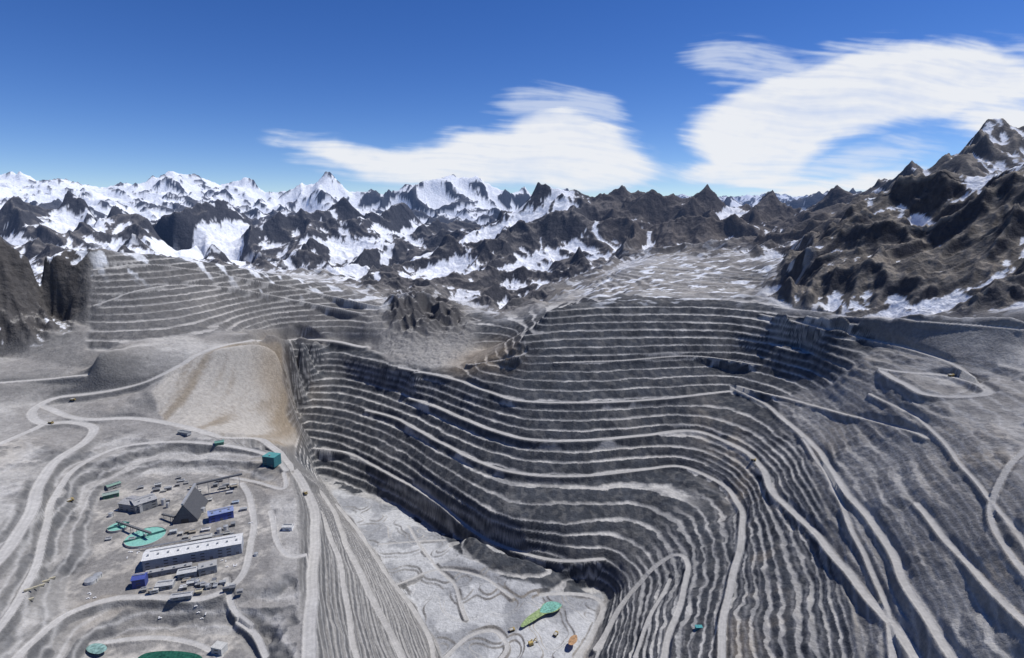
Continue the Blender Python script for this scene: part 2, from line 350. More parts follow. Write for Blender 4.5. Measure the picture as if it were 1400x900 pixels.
flc=mixc(np.broadcast_to(C(.40,.405,.41),col.shape),C(.25,.256,.268),sstep(-.1,.3,perlin(X/110,Y/110,45)+.7*medv))
col=mixc(col,flc,sstep(.3,.7,floor)*sstep(.80,.97,nz))
plc=mixc(np.broadcast_to(C(.17,.165,.16),col.shape),C(.36,.34,.31),sstep(-.2,.4,medv+.5*hiv))
col=mixc(col,plc,sstep(.3,.8,plant)*.8)
stk=np.exp(-(np.mod(zi+4*medv,10)-5.)**2/1.8)
col=mixc(col,C(.42,.412,.40),stk*.5*np.clip(ter2+ter3+.6*fineb*a1,0,1)*(1-calm)*(1-mtn))
rc=C(.385,.376,.36)*(1+.16*medv[...,None]+.12*hiv[...,None])
roadm=sstep(1.25,.9,Dm)*(1-mtn)
col=mixc(col,rc,roadm*.85)
rut=np.exp(-((Dm-.45)/.14)**2)*roadm
col=mixc(col,C(.29,.285,.28),rut*.5)
col*=1.14
# mountains
leftm=mask([[(-500,250),(480,250),(560,300),(560,400),(-500,380)]],4)
cmid=mask([[(560,330),(700,270),(820,262),(840,300),(800,380),(700,430),(600,400)]],4)
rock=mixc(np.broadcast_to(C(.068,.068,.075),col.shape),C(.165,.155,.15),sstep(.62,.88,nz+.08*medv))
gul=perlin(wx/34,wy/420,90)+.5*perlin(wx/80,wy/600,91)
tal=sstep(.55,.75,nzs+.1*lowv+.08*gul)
rock=mixc(rock,mixc(np.broadcast_to(C(.30,.268,.228),col.shape),C(.18,.165,.148),sstep(-.2,.4,gul)),np.clip(rightm,0,1)*tal*.85)
rock=mixc(rock,mixc(np.broadcast_to(C(.095,.09,.088),col.shape),C(.24,.23,.215),sstep(.70,.90,nz+.2*medv)),nlm*.9)
rbr=mask([[(800,255),(1200,250),(1130,330),(1000,345),(830,350)]],3)
rock=mixc(rock,C(.14,.12,.105),rbr*.45)
rock=mixc(rock,C(.045,.055,.08),sstep(5200,11000,R)*.5)  # far rock tinted dark blue: aerial haze painted into its colour
rock*=(1+.3*hiv[...,None])
sb=-.17+.12*sstep(9000,14000,R)+.17*leftm+.0*cmid-.15*rbr-.10*sstep(3900,2600,R)-.06*nlm+.04*rightm
snoise=fbm(X/700,Y/700,4,71)*.45+fbm(X/120,Y/120,4,72)*.26-.24*gul*sstep(9500,5500,R)
sn=sb+snoise+(nzs-.80)*.7+(nz-.8)*.3+(.58-rid)*1.8+(Z-900)/5000
snow=sstep(.0,.05,sn)*mtn
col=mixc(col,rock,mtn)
col=mixc(col,C(.80,.82,.86),snow)
bs=mask([[(760,395),(830,365),(900,345),(1100,340),(1090,370),(1040,400),(1000,410),(820,412)],[(130,335),(300,350),(540,400),(540,420),(400,400),(300,380),(130,370)]],2)
s2=sstep(.24,.34,fbm(X/120,Y/60,4,81)+.1)*bs*(1-roadm)
col=mixc(col,C(.78,.80,.83),s2*.95)
col=np.clip(col,.01,.9)
haze=1-np.exp(-np.maximum(R-3000,0)/70000)  # painted aerial haze: weight of blue emission, grows with distance
print('colour',time.time()-T0)
# ------------------------------------------------------------------ materials
def newmat(n):
    m=bpy.data.materials.new(n); m.use_nodes=True
    nt=m.node_tree; nt.nodes.clear(); return m,nt
def nd(nt,t,**k):
    n=nt.nodes.new(t)
    for a,b in k.items(): setattr(n,a,b)
    return n
def terrain_mat(name,s1,s2,bd,amp,hz=True):
    m,nt=newmat(name); lk=nt.links.new
    at=nd(nt,'ShaderNodeAttribute',attribute_name='albedo')
    geo=nd(nt,'ShaderNodeNewGeometry')
    n1=nd(nt,'ShaderNodeTexNoise'); n1.inputs['Scale'].default_value=s1; n1.inputs['Detail'].default_value=6; n1.inputs['Roughness'].default_value=.65
    n2=nd(nt,'ShaderNodeTexNoise'); n2.inputs['Scale'].default_value=s2; n2.inputs['Detail'].default_value=8; n2.inputs['Roughness'].default_value=.62
    lk(geo.outputs['Position'],n1.inputs['Vector']); lk(geo.outputs['Position'],n2.inputs['Vector'])
    mr=nd(nt,'ShaderNodeMapRange'); mr.inputs[1].default_value=.3; mr.inputs[2].default_value=.7; mr.inputs[3].default_value=1-amp; mr.inputs[4].default_value=1+amp
    lk(n1.outputs[0],mr.inputs[0])
    vm=nd(nt,'ShaderNodeVectorMath',operation='SCALE'); lk(at.outputs['Color'],vm.inputs[0]); lk(mr.outputs[0],vm.inputs['Scale'])
    bp=nd(nt,'ShaderNodeBump'); bp.inputs['Strength'].default_value=.8; bp.inputs['Distance'].default_value=bd
    lk(n2.outputs[0],bp.inputs['Height'])
    b=nd(nt,'ShaderNodeBsdfDiffuse'); b.inputs['Roughness'].default_value=.4
    lk(vm.outputs[0],b.inputs['Color']); lk(bp.outputs[0],b.inputs['Normal'])
    o=nd(nt,'ShaderNodeOutputMaterial')
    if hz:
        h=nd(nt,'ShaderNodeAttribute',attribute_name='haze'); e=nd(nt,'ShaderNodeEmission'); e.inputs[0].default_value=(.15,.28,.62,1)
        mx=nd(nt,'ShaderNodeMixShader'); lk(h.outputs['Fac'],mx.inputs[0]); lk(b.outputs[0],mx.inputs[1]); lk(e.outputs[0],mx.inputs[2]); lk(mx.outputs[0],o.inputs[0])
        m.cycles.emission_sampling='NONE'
    else: lk(b.outputs[0],o.inputs[0])
    return m
mG=terrain_mat('broken_rock',.09,.16,5,.20,False)
mR=terrain_mat('compacted_gravel',.12,.3,1,.14,False)
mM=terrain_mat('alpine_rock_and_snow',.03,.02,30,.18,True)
# ------------------------------------------------------------------ build split sheets
vid=np.arange(NROW*NCOL).reshape(NROW,NCOL)
quads=np.stack([vid[:-1,:-1],vid[:-1,1:],vid[1:,1:],vid[1:,:-1]],-1).reshape(-1,4)
fm=(mtn[:-1,:-1]>.5).ravel(); fr_=((Dm[:-1,:-1]<1.0)&(mtn[:-1,:-1]<.5)).ravel()
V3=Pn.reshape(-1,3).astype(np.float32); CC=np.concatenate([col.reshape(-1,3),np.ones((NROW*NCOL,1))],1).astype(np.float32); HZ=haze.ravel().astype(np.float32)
def sheet(name,q,mat):
    ids,inv=np.unique(q.ravel(),return_inverse=True)
    me=bpy.data.meshes.new(name); me.vertices.add(len(ids)); me.vertices.foreach_set('co',V3[ids].ravel())
    nf=len(q); me.loops.add(nf*4); me.loops.foreach_set('vertex_index',inv.ravel().astype(np.int32))
    me.polygons.add(nf); me.polygons.foreach_set('loop_start',(np.arange(nf)*4).astype(np.int32))
    me.polygons.foreach_set('use_smooth',np.ones(nf,bool))
    a=me.attributes.new('albedo','FLOAT_COLOR','POINT'); a.data.foreach_set('color',CC[ids].ravel())
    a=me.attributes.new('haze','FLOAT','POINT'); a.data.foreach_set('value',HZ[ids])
    me.update(calc_edges=True); me.materials.append(mat)
    o=bpy.data.objects.new(name,me); S.collection.objects.link(o); return o
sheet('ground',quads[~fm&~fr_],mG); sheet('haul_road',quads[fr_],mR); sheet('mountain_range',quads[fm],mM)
print('mesh',time.time()-T0)
# ------------------------------------------------------------------ object helpers
def zat(x,y):
    r=math.hypot(x,y); az=math.atan2(x,y)
    i=min(int(np.searchsorted(lr,math.log(r))),NROW-1); j=int(round((az+TH)/(2*TH)*(NCOL-1)))
    return float(Z[i,j])
_mc={}
def paint(name,c,rough=.6,metal=0,var=.15,ribs=False):
    if name in _mc: return _mc[name]
    m,nt=newmat(name); lk=nt.links.new
    b=nd(nt,'ShaderNodeBsdfPrincipled'); o=nd(nt,'ShaderNodeOutputMaterial'); lk(b.outputs[0],o.inputs[0])
    b.inputs['Roughness'].default_value=rough; b.inputs['Metallic'].default_value=metal
    tc=nd(nt,'ShaderNodeTexCoord'); n=nd(nt,'ShaderNodeTexNoise'); n.inputs['Scale'].default_value=.25; n.inputs['Detail'].default_value=6
    lk(tc.outputs['Object'],n.inputs['Vector'])
    cr=nd(nt,'ShaderNodeValToRGB'); cr.color_ramp.elements[0].position=.3; cr.color_ramp.elements[1].position=.7
    cr.color_ramp.elements[0].color=(*[x*(1-var*1.6) for x in c],1); cr.color_ramp.elements[1].color=(*[min(x*(1+var),1) for x in c],1)
    lk(n.outputs[0],cr.inputs[0]); lk(cr.outputs[0],b.inputs['Base Color'])
    if ribs:
        wv=nd(nt,'ShaderNodeTexWave'); wv.inputs['Scale'].default_value=.5; lk(tc.outputs['Object'],wv.inputs['Vector'])
        bp=nd(nt,'ShaderNodeBump'); bp.inputs['Distance'].default_value=.3; lk(wv.outputs[1],bp.inputs['Height']); lk(bp.outputs[0],b.inputs['Normal'])
    _mc[name]=m; return m
def meshobj(name,vs,fs,mat,parent=None,mats=None,mi=None):
    me=bpy.data.meshes.new(name); me.from_pydata(vs,[],fs); me.update()
    for mm in (mats or [mat]): me.materials.append(mm)
    if mi: me.polygons.foreach_set('material_index',mi)
    o=bpy.data.objects.new(name,me); S.collection.objects.link(o)
    if parent: o.parent=parent
    return o
def boxg(x0,x1,y0,y1,z0,z1):
    return [(x0,y0,z0),(x1,y0,z0),(x1,y1,z0),(x0,y1,z0),(x0,y0,z1),(x1,y0,z1),(x1,y1,z1),(x0,y1,z1)],[(0,3,2,1),(4,5,6,7),(0,1,5,4),(1,2,6,5),(2,3,7,6),(3,0,4,7)]
def boxes(name,lst,mat,parent):
    vs=[];fs=[]
    for b in lst:
        v,f=boxg(*b); k=len(vs); vs+=v; fs+=[tuple(i+k for i in t) for t in f]
    return meshobj(name,vs,fs,mat,parent)
def cylg(cx,cy,z0,z1,r0,r1,n=32,axis='z'):
    vs=[]
    for z,r in ((z0,r0),(z1,r1)):
        for k in range(n):
            a=2*math.pi*k/n; p=(r*math.cos(a),r*math.sin(a))
            vs.append((cx+p[0],cy+p[1],z) if axis=='z' else (cx+p[0],z,cy+p[1]))
    fs=[(k,(k+1)%n,n+(k+1)%n,n+k) for k in range(n)]+[tuple(range(n-1,-1,-1)),tuple(range(n,2*n))]
    return vs,fs
def empty(name,x,y,z,rot=0):
    e=bpy.data.objects.new(name,None); S.collection.objects.link(e); e.location=(x,y,z); e.rotation_euler=(0,0,rot); e.empty_display_size=5; return e
GLASS=paint('dark_opening',(.03,.035,.04),.3)
STEEL=paint('galvanised_steel',(.35,.36,.37),.5,.3)
CONC=paint('concrete',(.36,.35,.33),.9)
def base_of(A,B,z):
    a=P(A[0],A[1],z); b=P(B[0],B[1],z)
    return a,math.atan2(b[1]-a[1],b[0]-a[0]),math.hypot(b[0]-a[0],b[1]-a[1])
def building(name,A,B,W,Hh,rise,wallc,roofc,z=350,windows=True,vents=0,flat=False):
    (x,y,_),rot,Ln=base_of(A,B,z)
    z=zat(x,y)-.3 if z!=350 else 349.9
    e=empty(name,x,y,z,rot)
    wm=paint('cladding_%d_%d_%d'%tuple(int(c*99) for c in wallc),wallc,.7,0,.12,True)
    rm=paint('roof_%d_%d_%d'%tuple(int(c*99) for c in roofc),roofc,.5,0,.10,True)
    if flat or rise<=0:
        boxes('walls',[(0,Ln,0,W,0,Hh)],wm,e)
        boxes('roof',[(-.5,Ln+.5,-.5,W+.5,Hh+.02,Hh+.9)],rm,e)
    else:
        vs=[(0,0,0),(Ln,0,0),(Ln,W,0),(0,W,0),(0,0,Hh),(Ln,0,Hh),(Ln,W,Hh),(0,W,Hh),(0,W/2,Hh+rise),(Ln,W/2,Hh+rise)]
        meshobj('walls',vs,[(0,1,5,4),(1,2,6,9,5),(2,3,7,6),(3,0,4,8,7)],wm,e)
        o=1.2; t=.5; s=rise/(W/2)
        a=[(-o,-o,Hh-o*s+.1),(Ln+o,-o,Hh-o*s+.1),(Ln+o,W/2,Hh+rise+.1),(-o,W/2,Hh+rise+.1),(Ln+o,W+o,Hh-o*s+.1),(-o,W+o,Hh-o*s+.1)]
        b=[(p[0],p[1],p[2]+t) for p in a]
        meshobj('roof',a+b,[(3,2,1,0),(5,4,2,3),(6,7,8,9),(9,8,10,11),(0,1,7,6),(4,5,11,10),(1,2,8,7),(2,4,10,8),(3,0,6,9),(5,3,9,11)],rm,e)
        boxes('ridge_vent',[(Ln*.06,Ln*.94,W/2-.9,W/2+.9,Hh+rise+.62,Hh+rise+1.8)],STEEL,e)
    n=max(1,int(Ln/14)); L1=[];D=[]
    for k in range(n):
        cx=Ln*(k+.5)/n
        if k%3==1: D.append((cx-2.6,cx+2.6,-.15,-.03,0,min(6,Hh*.6)))
        elif windows:
            for zz in np.arange(2.0,Hh-2,6.0): L1.append((cx-3.6,cx+3.6,-.12,-.02,zz,zz+1.8))
            for zz in np.arange(2.0,Hh-2,6.0): L1.append((cx-3.6,cx+3.6,W+.02,W+.12,zz,zz+1.8))
    D.append((-.15,-.03,W*.35,W*.65,0,min(7,Hh*.7)))
    if L1: boxes('windows',L1,GLASS,e)
    boxes('doors',D,paint('door_steel',(.12,.13,.15),.5),e)
    hz_=Hh+(rise*.5 if rise>0 and not flat else .5)
    V_=[(Ln*(k+.5)/vents-1.5,Ln*(k+.5)/vents+1.5,W*.25-1.5,W*.25+1.5,hz_,hz_+3.2) for k in range(vents)]
    if V_: boxes('roof_vents',V_,STEEL,e)
    return e
W_=(.74,.74,.73); G_=(.30,.31,.32); DG=(.13,.135,.15); BL=(.05,.08,.34); GN=(.09,.22,.15)
building('concentrator_building',(196,782),(331,757),38,22,5,(.34,.36,.40),W_,vents=10)
building('concentrator_annex',(199,792),(262,780),10,10,0,(.25,.26,.28),(.4,.4,.4),flat=True,vents=4)
building('workshop_building',(243,794),(270,789),16,12,2,G_,(.55,.55,.54))
building('office_building',(272,789),(297,783),19,15,0,(.28,.29,.30),(.42,.42,.41),flat=True,vents=2)
building('pump_house',(213,808),(236,805),16,8,2,G_,(.5,.5,.49))
building('storage_shed',(233,822),(262,818),10,6,1.5,G_,(.5,.5,.5))
building('blue_warehouse',(181,806),(199,803),18,17,3,(.04,.06,.22),BL)
building('blue_processing_building',(286,716),(320,708),24,17,3,(.08,.12,.4),(.24,.30,.52),vents=3)
building('crusher_building',(163,698),(192,702),36,17,3,G_,(.33,.33,.34))
building('grinding_building',(186,703),(216,693),36,20,3,(.24,.25,.26),(.40,.40,.40),vents=2)
building('substation_building',(141,684),(163,679),16,10,2,GN,(.30,.38,.34))
building('workers_quarters',(148,672),(166,666),14,11,2,(.4,.4,.38),(.22,.34,.28))
building('maintenance_shed',(262,744),(290,739),12,9,2,G_,(.5,.5,.48))
building('small_green_building',(294,608),(306,606),18,10,2,GN,(.14,.30,.25),z=386)
building('guard_house',(243,593),(256,595),14,8,2,G_,(.2,.22,.23),z=392)
building('teal_crusher_tower',(359,633),(375,635),28,26,0,(.03,.14,.16),(.07,.30,.30),z=372,flat=True,vents=1)
building('sample_house',(386,724),(399,724),12,9,2,W_,(.6,.6,.58),z=354)
building('laboratory_building',(289,893),(303,896),14,12,0,(.5,.5,.48),(.55,.55,.52),z=320,flat=True)
(x,y,_),rot,Ln=base_of((236,717),(270,713),350)
e=empty('ore_stockpile_hall',x,y,349.9,rot); Wd=84; hh=42
dk=paint('dark_sheeting',(.075,.078,.085),.55,0,.15,True); dk2=paint('grey_sheeting',(.14,.145,.155),.55,0,.15,True)
vs=[(0,0,0),(Ln,0,0),(Ln,Wd,0),(0,Wd,0),(0,0,5),(Ln,0,5),(Ln,Wd,5),(0,Wd,5),(Ln/2,0,hh),(Ln/2,Wd,hh)]
meshobj('walls',vs,[(0,1,5,8,4),(2,3,7,9,6),(0,4,7,3),(1,2,6,5)],dk2,e)
meshobj('roof',[(-2,-1,3.6),(Ln/2,-1,hh+.4),(Ln/2,Wd+1,hh+.4),(-2,Wd+1,3.6),(Ln+2,-1,3.6),(Ln+2,Wd+1,3.6)],[(0,1,2,3),(1,4,5,2)],dk,e)
boxes('ridge_gallery',[(Ln/2-2.5,Ln/2+2.5,-4,Wd+8,hh+.6,hh+4.5)],STEEL,e)
boxes('end_door',[(Ln*.35,Ln*.65,-.3,-.05,0,9)],GLASS,e)
boxes('roof_ribs',[(Ln/2-.3,Ln/2+.3,k,k+.5,hh+4.52,hh+5.1) for k in range(4,int(Wd),12)],STEEL,e)
def conveyor(name,a,b,za,zb,mat,wd=2.2):
    A=Vector((*P(*a,za)[:2],za)); B=Vector((*P(*b,zb)[:2],zb)); d=B-A; ln=math.hypot(d.x,d.y)
    e=empty(name,A.x,A.y,0,math.atan2(d.y,d.x)); sl=(zb-za)/ln
    vs=[(0,-wd,za),(ln,-wd,zb),(ln,wd,zb),(0,wd,za),(0,-wd,za+3.6),(ln,-wd,zb+3.6),(ln,wd,zb+3.6),(0,wd,za+3.6)]
    meshobj('gallery',vs,[(0,3,2,1),(4,5,6,7),(0,1,5,4),(1,2,6,5),(2,3,7,6),(3,0,4,7)],mat,e)
    L_=[]
    for k in np.arange(8,ln-4,22):
        zt_=za+sl*k; p=A+d*(k/ln); zb_=min(zat(p.x,p.y)-1,zt_-.5)
        L_+= [(k-.4,k+.4,-wd-.4,-wd+.3,zb_,zt_-.05),(k-.4,k+.4,wd-.3,wd+.4,zb_,zt_-.05)]
    if L_: boxes('trestles',L_,STEEL,e)
conveyor('ore_conveyor',(264,664),(331,649),380,384,dk2,3.2)
conveyor('thickener_feed_conveyor',(160,714),(206,730),360,366,dk2,2.0)
conveyor('reclaim_conveyor',(222,704),(240,708),358,362,dk2)
def thickener(u,v,r):
    x,y,_=P(u,v,352); e=empty('thickener_tank',x,y,350,rnd.random())
    n=64; vs=[];fs=[]
    for rr,z in ((r,0),(r,5),(r-1,5),(r-1,3.6)):
        vs+=[(rr*math.cos(2*math.pi*k/n),rr*math.sin(2*math.pi*k/n),z) for k in range(n)]
    for q in range(3): fs+=[(q*n+k,q*n+(k+1)%n,(q+1)*n+(k+1)%n,(q+1)*n+k) for k in range(n)]
    meshobj('tank_wall',vs,fs,CONC,e)
    wv=[(0,0,3.4)]+[(.985*r*math.cos(2*math.pi*k/n),.985*r*math.sin(2*math.pi*k/n),3.7) for k in range(n)]
    meshobj('turquoise_water',wv,[(0,1+k,1+(k+1)%n) for k in range(n)],paint('process_water',(.20,.44,.37),.4,0,.15),e)
    boxes('bridge',[(-r,r,-1.2,1.2,5.1,6.0),(-r,r,-1.2,-1.0,6.02,7.1),(-r,r,1.0,1.2,6.02,7.1)],paint('bridge_green',(.05,.17,.15),.5),e)
    v_,f_=cylg(0,0,3,9,2.6,2.6,20); meshobj('drive_head',v_,f_,STEEL,e)
    v_,f_=cylg(0,0,3.72,4.6,r*.22,r*.22,32); meshobj('feed_well',v_,f_,paint('feedwell',(.12,.33,.27),.5),e)
thickener(199,735,37); thickener(162,721,20)
def tank(name,u,v,r,h,c,z=350):
    x,y,_=P(u,v,z); e=empty(name,x,y,zat(x,y)-.3,0)
    v_,f_=cylg(0,0,0,h,r,r,28); meshobj('shell',v_,f_,paint('tank_%d'%int(c[0]*99),c,.5),e)
    v_,f_=cylg(0,0,h+.02,h+r*.22,r*1.02,.6,28); meshobj('lid',v_,f_,STEEL,e)
    boxes('ladder',[(r+.05,r+.5,-.6,.6,0,h+1)],STEEL,e)
for (u,v,r,h) in ((125,796,10,6),(134,789,7,6),(270,799,4,8),(277,802,4,8),(284,804,4,8),(228,756,3,9),(300,728,5,9),(309,724,5,9),(152,706,5,8),(350,760,4,6),(224,690,5,14),(230,694,4,12),(278,700,5,10)):
    tank('storage_tank',u,v,r,h,(.5,.5,.48))
SH=[(205,812,16,7,5,(.5,.5,.48)),(256,802,18,8,6,(.45,.46,.46)),(246,808,10,8,5,(.6,.6,.6)),(268,812,12,6,4,(.4,.36,.26)),(300,800,12,6,4,G_),(176,742,12,8,6,G_),(232,732,14,8,7,(.4,.42,.42)),(276,728,16,7,5,(.5,.5,.5)),(328,700,14,8,5,G_),(318,690,12,7,5,(.3,.36,.44)),(225,672,14,8,7,G_),(212,668,12,8,9,(.35,.36,.36)),(155,655,18,9,6,(.3,.36,.33)),(172,690,14,9,8,(.28,.28,.29)),(310,676,12,6,4,(.4,.4,.4)),(145,740,10,6,4,G_)]
for k in range(60):
    SH.append((rnd.choice([rnd.uniform(205,330),rnd.uniform(140,330)]),rnd.choice([rnd.uniform(796,812),rnd.uniform(655,690),rnd.uniform(720,742)]),rnd.uniform(6,14),rnd.uniform(4,9),rnd.uniform(3,8),rnd.choice([G_,DG,(.4,.4,.38),(.32,.32,.3),(.25,.25,.25),(.2,.21,.22),(.28,.25,.2)])))
for k,(u,v,l,w,h,c) in enumerate(SH):
    if k>=16 and any((abs(u-a)<b and abs(v-d)<f) for a,b,d,f in ((199,30,735,17),(165,18,721,12),(254,24,700,24),(303,22,706,14),(190,32,690,14))): continue
    building('equipment_shed',(u,v),(u+l*.7,v-l*.12),w,h,1.2 if k%2 else 0,c,tuple(min(.8,q*1.25) for q in c),flat=(k%2==0))
e=empty('pipe_rack',*P(205,752,350)[:2],350,math.radians(20))
boxes('pipes',[(-20,130,k*1.1,k*1.1+.6,6,6.6) for k in range(5)],STEEL,e)
boxes('supports',[(k,k+.5,-.5,.1,0,5.9) for k in range(-18,130,12)]+[(k,k+.5,5,5.5,0,5.9) for k in range(-18,130,12)],STEEL,e)
# ------------------------------------------------------------------ ponds
def pond(name,pts,z,c,rough=.15,dz=.5):
    cv=[P(u,v,z+dz) for u,v in pts]; n=len(cv); out=[]
    for k in range(n):
        p0,p1,p2,p3=[Vector(cv[(k+q-1)%n]) for q in range(4)]
        for t in np.arange(6)/6:
            out.append(tuple(.5*((2*p1)+(p2-p0)*t+(2*p0-5*p1+4*p2-p3)*t*t+(3*p1-p0-3*p2+p3)*t**3)))
    m=Vector((0,0,0))
    for p in out: m+=Vector(p)
    m/=len(out)
    return meshobj(name,[tuple(m)]+out,[(0,1+k,1+(k+1)%len(out)) for k in range(len(out))],paint(name+'_water',c,rough,0,.35))
ZP=float(np.mean([zat(*P(u,v,0)[:2]) for u,v in [(712,852),(730,845),(745,838),(765,828),(740,830),(725,840)]]))+.8
pond('pit_pond',[(712,855),(722,843),(738,832),(744,825),(757,823),(768,828),(760,836),(745,840),(728,850),(716,857)],ZP,(.25,.33,.15),.3,.3)
pond('turquoise_pond',[(738,836),(745,825),(757,822.5),(768,827),(759,835),(748,838)],ZP,(.17,.37,.30),.3,.6)
pond('orange_puddle',[(777,880),(780,871),(788,868),(789,876),(783,882)],ZP,(.34,.2,.10),.6,.5)
pond('tailings_pond',[(185,905),(200,893),(235,890),(268,894),(278,903),(270,915),(200,915)],318,(.02,.09,.055),.1,1.0)
pond('settling_pond',[(118,886),(128,880),(142,881),(146,888),(135,894),(122,892)],zat(*P(132,887,318)[:2]),(.20,.32,.29),.3,1.5)
# ------------------------------------------------------------------ vehicles
YL=paint('machine_yellow',(.36,.27,.10),.5); TY=paint('tyre_rubber',(.03,.03,.03),.9); WH=paint('white_paint',(.75,.75,.75),.4)
def join(parts):
    vs=[];fs=[];mi=[];mats=[]
    for (v,f,m) in parts:
        if m not in mats: mats.append(m)
        k=len(vs); vs+=v; fs+=[tuple(i+k for i in t) for t in f]; mi+=[mats.index(m)]*len(f)
    me=bpy.data.meshes.new('m'); me.from_pydata(vs,[],fs); me.update()
    for m in mats: me.materials.append(m)
    me.polygons.foreach_set('material_index',mi); return me
pr=[]
for x in (-4.5,3.6):
    for y in ((-4,-2.3),(2.3,4)):
        v_,f_=cylg(x,1.8,y[0],y[1],1.8,1.8,16,'y'); pr.append((v_,f_,TY))
pr.append((*boxg(-6,6.2,-1.6,1.6,1.6,2.9),YL))
pr.append((*boxg(4.6,6.8,-3.6,3.6,2.2,4.2),YL)); pr.append((*boxg(3.2,5.2,.6,3.2,4.2,6.2),WH)); pr.append((*boxg(5.22,5.3,.9,2.9,4.9,5.9),GLASS))
bed=[(-7,-3.6,4.0),(2.6,-3.6,3.1),(2.6,3.6,3.1),(-7,3.6,4.0),(-7.4,-4.1,6.2),(3,-4.1,6.6),(3,4.1,6.6),(-7.4,4.1,6.2),(6.6,-3.8,6.9),(6.6,3.8,6.9)]
pr.append((bed,[(0,3,2,1),(0,1,5,4),(2,3,7,6),(1,2,6,5),(5,6,9,8)],YL))
pr.append(([(-7,-3.7,5.9),(2.6,-3.7,6.0),(2.6,3.7,6.0),(-7,3.7,5.9),(-2,0,7.6)],[(0,1,4),(1,2,4),(2,3,4),(3,0,4)],CONC))
truck=join(pr)
for (u,v,a) in [(100,548,.2),(70,580,-.3),(418,676,-1),(1030,632,-.6),(700,865,.4),(760,868,1),(1300,518,-.1),(96,686,1.2)]:
    x,y,z=hit(u,v); o=bpy.data.objects.new('haul_truck',truck); S.collection.objects.link(o); o.location=(x,y,zat(x,y)+.2); o.rotation_euler=(0,0,a)
for (u,v,a) in [(726,884,.5)]:
    x,y,z=hit(u,v); e=empty('mining_shovel',x,y,zat(x,y)+.1,a)
    boxes('crawler_tracks',[(-5,5,-5,-2.6,0,2.2),(-5,5,2.6,5,0,2.2)],TY,e)
    boxes('house',[(-6,4,-4,4,2.4,8.5),(2,5,2,4,8.52,11)],YL,e)
    meshobj('boom',[(4,-1,4),(4,1,4),(13,1,13),(13,-1,13),(4,-1,6),(4,1,6),(12,1,14),(12,-1,14)],[(0,1,2,3),(4,7,6,5),(0,3,7,4),(1,5,6,2),(3,2,6,7)],YL,e)
    meshobj('dipper_arm',[(9,-.5,8),(9,.5,8),(16,.5,3),(16,-.5,3),(9,-.5,9.2),(9,.5,9.2),(16.5,.5,4.2),(16.5,-.5,4.2)],[(0,3,2,1),(4,5,6,7),(0,4,7,3),(1,2,6,5)],YL,e)
    boxes('bucket',[(15,19,-2,2,.3,3.6)],STEEL,e)
pk=join([(*boxg(-2.6,2.6,-1,1,.5,1.2),WH),(*boxg(-.4,1.4,-.9,.9,1.2,2.0),WH),(*boxg(-.42,1.42,-.92,.92,1.35,1.8),GLASS)]+[(*cylg(x,.45,y0,y1,.45,.45,10,'y'),TY) for x in(-1.7,1.7) for (y0,y1) in((-1.1,-.75),(.75,1.1))])
for k in range(30):
    u,v=rnd.choice([(300,768),(318,772),(232,745),(180,760),(335,720),(270,825),(225,828),(120,815),(290,735),(160,700)])
    x,y,z=P(u+rnd.uniform(-10,10),v+rnd.uniform(-5,5),350); o=bpy.data.objects.new('pickup_truck',pk); S.collection.objects.link(o); o.location=(x,y,zat(x,y)+.05); o.rotation_euler=(0,0,rnd.choice([.35,1.9]))
for (u,v) in [(40,812),(47,806),(55,800),(62,794),(40,820),(70,790)]:
    x,y,z=hit(u,v); e=empty('yellow_container',x,y,zat(x,y)+.1,.6)
    boxes('body',[(-6,6,-1.5,1.5,.2,3)],paint('sand_paint',(.44,.40,.29),.5),e); boxes('corner_posts',[(sx*6-.12,sx*6+.12,sy*1.5-.12,sy*1.5+.12,0,3.15) for sx in(-1,1) for sy in(-1,1)],STEEL,e); boxes('door_bars',[(6.14,6.22,y0,y0+.1,.3,2.9) for y0 in (-.7,.6)],STEEL,e)
building('teal_pump_station',(952,856),(961,856),8,8,0,(.04,.22,.26),(.08,.34,.36),z=185,flat=True)
print('objects',time.time()-T0)
# ------------------------------------------------------------------ clouds: high ice-cloud sheet
NCU,NCV=1300,560
az=np.linspace(-TH,TH,NCU); el=np.radians(np.linspace(-.5,24,NCV))
EL,AZ=np.meshgrid(el,az,indexing='ij'); RC=70000.
cx=RC*np.sin(AZ); cy=RC*np.cos(AZ); czz=HC+RC*np.tan(EL)
cu,cvv=proj(cx,cy,czz)
def fld(a,b,seed,o=5): return fbm(a,b,o,seed)
wu_=cu+fld(cu/140,cvv/60,200)*40+fld(cu/34,cvv/8,210,3)*30
wv_=cvv+fld(cu/160,cvv/70,220)*18+fld(cu/40,cvv/12,230,3)*5
CL=[[(365,187),(430,190),(490,203),(560,203),(625,193),(608,178),(650,178),(700,182),(700,168),(715,158),(780,152),(825,160),(850,185),(870,210),(915,235),(880,250),(820,262),(760,258),(700,252),(660,258),(600,255),(540,250),(490,240),(440,220),(400,203)],
[(945,150),(1000,128),(1060,106),(1150,76),(1250,56),(1330,62),(1400,82),(1550,95),(1550,125),(1400,132),(1300,156),(1220,172),(1150,190),(1110,212),(1080,240),(1040,262),(980,262),(900,245),(940,235),(990,225),(970,205),(955,185)],
[(1040,272),(1100,250),(1180,238),(1260,232),(1300,222),(1260,258),(1100,277)],[(1290,172),(1350,152),(1550,135),(1550,200),(1400,202),(1330,190)]]
